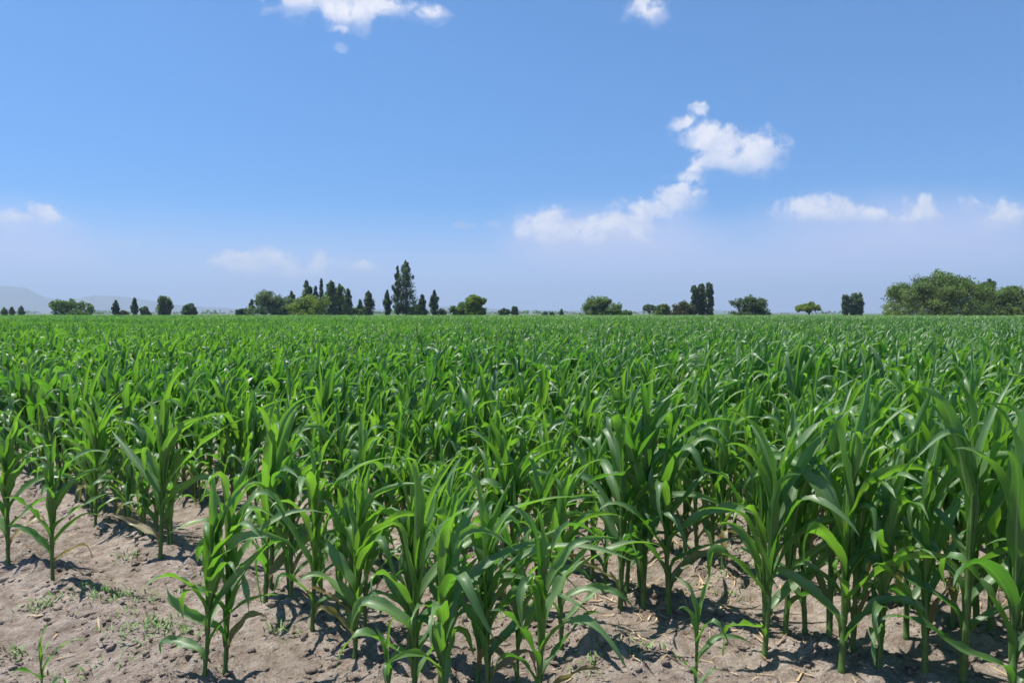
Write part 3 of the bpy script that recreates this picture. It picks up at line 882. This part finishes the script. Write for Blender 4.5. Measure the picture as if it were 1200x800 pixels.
    for lv, lf in limbs: TV.append(lv); TF.append(lf + o_); o_ += len(lv)
    mesh_np('trunk', np.concatenate(TV), np.concatenate(TF), M_BARK, root)
    c = mesh_np('crown', V, F_, mat, root, False, None, t)
    return root

TREES = [
    # kind, column, top row, width, distance, material, name, label
    ('poplar', 5, 361, 6, 420, M_MID, 'shrub', 'tiny shrub at the far left end of the horizon'),
    ('poplar', 14, 360, 5, 430, M_DARK, 'poplar_tree', 'tiny dark poplar, first of two at the far left end of the horizon'),
    ('poplar', 25, 359, 6, 430, M_DARK, 'poplar_tree', 'tiny dark poplar, second of two left of the round broad tree'),
    ('bush', 84, 349, 40, 300, M_MID, 'broadleaf_tree', 'round dark green tree under the mountains, widest on the left'),
    ('poplar', 105, 356, 6, 380, M_DARK, 'poplar_tree', 'tiny pointed tree touching the right side of the round left tree'),
    ('poplar', 136, 352, 8, 330, M_DARK, 'poplar_tree', 'small narrow dark tree beside a low brown shrub'),
    ('bush', 145, 364, 12, 330, M_BROWN, 'shrub', 'low reddish brown shrub at the foot of a small narrow tree'),
    ('poplar', 158, 349, 7, 330, M_DARK, 'poplar_tree', 'thinnest narrow dark poplar left of the blunt wide one'),
    ('broad', 171, 357, 11, 340, M_GREY, 'broadleaf_tree', 'small round grey green tree between two narrow dark ones'),
    ('box', 193, 348, 18, 320, M_DARK, 'columnar_tree', 'blunt wide dark tree with upright sides on the left horizon'),
    ('broad', 222, 354, 17, 320, M_DARK, 'broadleaf_tree', 'egg shaped dark tree standing alone right of the blunt one'),
    ('bush', 284, 361, 16, 360, M_GREY, 'shrub', 'low grey bush at the left foot of the tree clump'),
    ('poplar', 295, 351, 7, 330, M_DARK, 'poplar_tree', 'small dark poplar at the left edge of the tree clump'),
    ('broad', 311, 340, 42, 290, M_GREY, 'broadleaf_tree', 'feathery grey green tree at the left of the tree clump'),
    ('bush', 334, 347, 40, 300, M_GREY, 'broadleaf_tree', 'dull green round tree between feathery tree and yellow green tree'),
    ('poplar', 342, 341, 11, 330, M_GREY, 'poplar_tree', 'hazy tree top peeking between feathery and yellow green trees'),
    ('bush', 364, 344, 50, 270, M_LIGHT, 'broadleaf_tree', 'yellow green spreading tree, brightest of the tree clump'),
    ('poplar', 360, 327, 15, 330, M_DARK, 'poplar_tree', 'dark poplar rising out of the top of the yellow green tree'),
    ('poplar', 370, 335, 8, 330, M_GREY, 'poplar_tree', 'short poplar tip between two taller ones above the yellow tree'),
    ('poplar', 377, 326, 7, 330, M_DARK, 'poplar_tree', 'very thin tall poplar behind the right of the yellow green tree'),
    ('poplar', 388, 328, 19, 300, M_GREY, 'poplar_tree', 'tallest full poplar just right of the yellow green tree'),
    ('poplar', 398, 332, 18, 300, M_MID, 'poplar_tree', 'full poplar second from the right end of the clump'),
    ('poplar', 408, 338, 13, 310, M_DARK, 'poplar_tree', 'shorter poplar closing the right end of the clump'),
    ('bush', 417, 360, 26, 320, M_MID, 'shrub', 'low bush between the tree clump and a pointed dark poplar'),
    ('poplar', 422, 351, 8, 320, M_DARK, 'poplar_tree', 'small poplar leaning against the pointed dark poplar'),
    ('poplar', 432, 341, 15, 310, M_DARK, 'poplar_tree', 'pointed dark poplar alone between clump and giant poplars'),
    ('poplar', 454, 340, 9, 310, M_DARK, 'poplar_tree', 'slim poplar directly left of the giant poplar pair'),
    ('poplar', 466, 311, 11, 300, M_DARK, 'giant_poplar_tree', 'narrower left tree of the giant dark poplar pair'),
    ('poplar', 476, 304, 23, 299, M_DARK, 'giant_poplar_tree', 'tallest and widest dark poplar on the whole horizon'),
    ('bush', 488, 356, 16, 310, M_MID, 'shrub', 'green bush at the right foot of the giant poplar pair'),
    ('poplar', 495, 345, 10, 310, M_DARK, 'poplar_tree', 'grey poplar first to the right of the giant pair'),
    ('poplar', 509, 340, 10, 310, M_DARK, 'poplar_tree', 'narrow dark poplar second to the right of the giant pair'),
    ('bush', 518, 362, 12, 320, M_GREY, 'shrub', 'low bush at the right foot of a narrow dark poplar'),
    ('broad', 541, 352, 24, 260, M_MID, 'broadleaf_tree', 'lower left tree of two pale tufted trees'),
    ('broad', 557, 343, 25, 250, M_LIGHT, 'broadleaf_tree', 'taller right tree of two pale tufted trees'),
    ('broad', 591, 361, 12, 400, M_GREY, 'broadleaf_tree', 'tiny round hazy tree, left of a tiny blunt one'),
    ('box', 603, 360, 8, 400, M_DARK, 'columnar_tree', 'tiny blunt hazy tree near the centre of the horizon'),
    ('bush', 638, 365, 6, 430, M_GREY, 'shrub', 'speck of a bush, first of three on the empty horizon'),
    ('bush', 647, 365, 5, 430, M_GREY, 'shrub', 'speck of a bush, second of three on the empty horizon'),
    ('poplar', 658, 363, 4, 430, M_GREY, 'shrub', 'speck of an upright bush, third of three on the empty horizon'),
    ('bush', 704, 346, 50, 250, M_MID, 'broadleaf_tree', 'wide round green tree standing alone near the centre'),
    ('bush', 733, 363, 18, 270, M_MID, 'shrub', 'low skirt of bush at the right foot of the lone round tree'),
    ('umbrella', 761, 354, 15, 300, M_GREY, 'broadleaf_tree', 'grey open tree, leftmost of three low trees by the tall clump'),
    ('bush', 776, 356, 19, 290, M_MID, 'broadleaf_tree', 'dark olive rounded tree, middle of three low trees'),
    ('bush', 800, 353, 27, 290, M_BROWN, 'broadleaf_tree', 'brownish tree touching the left side of the tall grey clump'),
    ('box', 814, 334, 11, 300, M_GREY, 'columnar_tree', 'left column of the tall grey three column clump'),
    ('box', 822, 332, 11, 302, M_GREY, 'columnar_tree', 'middle column of the tall grey three column clump'),
    ('box', 831, 331, 11, 300, M_GREY, 'columnar_tree', 'right column of the tall grey three column clump'),
    ('bush', 880, 346, 46, 250, M_DARK, 'broadleaf_tree', 'dark compact round tree between tall clump and pale umbrella tree'),
    ('umbrella', 948, 353, 33, 280, M_LIGHT, 'broadleaf_tree', 'pale green umbrella shaped tree on a thin trunk'),
    ('box', 991, 345, 9, 310, M_GREY, 'columnar_tree', 'left part of the dark blocky pair near the big tree'),
    ('box', 1003, 344, 17, 310, M_GREY, 'columnar_tree', 'wider right part of the dark blocky pair near the big tree'),
    ('bush', 1046, 362, 16, 260, M_GREY, 'shrub', 'low grey bush under the left edge of the big spreading tree'),
    ('wide', 1098, 313, 122, 210, M_MID, 'spreading_tree', 'biggest spreading feathery tree on the right horizon'),
    ('broad', 1159, 322, 30, 225, M_DARK, 'broadleaf_tree', 'dark rounded tree top standing out between the spreading trees'),
    ('wide', 1186, 328, 96, 215, M_MID, 'spreading_tree', 'darker spreading tree running out of the right edge'),
]
for n, (kind, px, top, w, dist, mat, name, label) in enumerate(TREES):
    tree(kind, px, top, w, dist, mat, label, name, 'shrub' if name == 'shrub' else 'tree', seed=n, density=1.3 if dist < 255 else 1.0)

def treeline():
    r = np.random.default_rng(90)
    n = 900
    dist = r.uniform(1100, 1900, n)
    px = r.uniform(-150, 1350, n)
    dens = fbm(px / 60.0, px * 0 + 2.5, 3, 61)
    m = r.random(n) < np.clip((dens - .34) * 3.2, 0.05, 1); dist, px = dist[m], px[m]; n = len(px)
    x = (px - 600) / F * dist
    h = r.uniform(3.0, 8.5, n)
    per = 5
    C = np.stack([np.repeat(x, per) + r.normal(0, 4, n * per), np.repeat(dist, per) + r.normal(0, 4, n * per), np.repeat(h, per) * r.uniform(.2, .8, n * per)], 1)
    V, F_, t = leaf_cloud(C, np.full(len(C), 2.2), 14, 2.0, r, .9)
    o = mesh_np('treeline', V, F_, M_MID, None, False, None, t)
    tag(o, 'far low line of hazy trees along the horizon', None, None, 'stuff')
treeline()
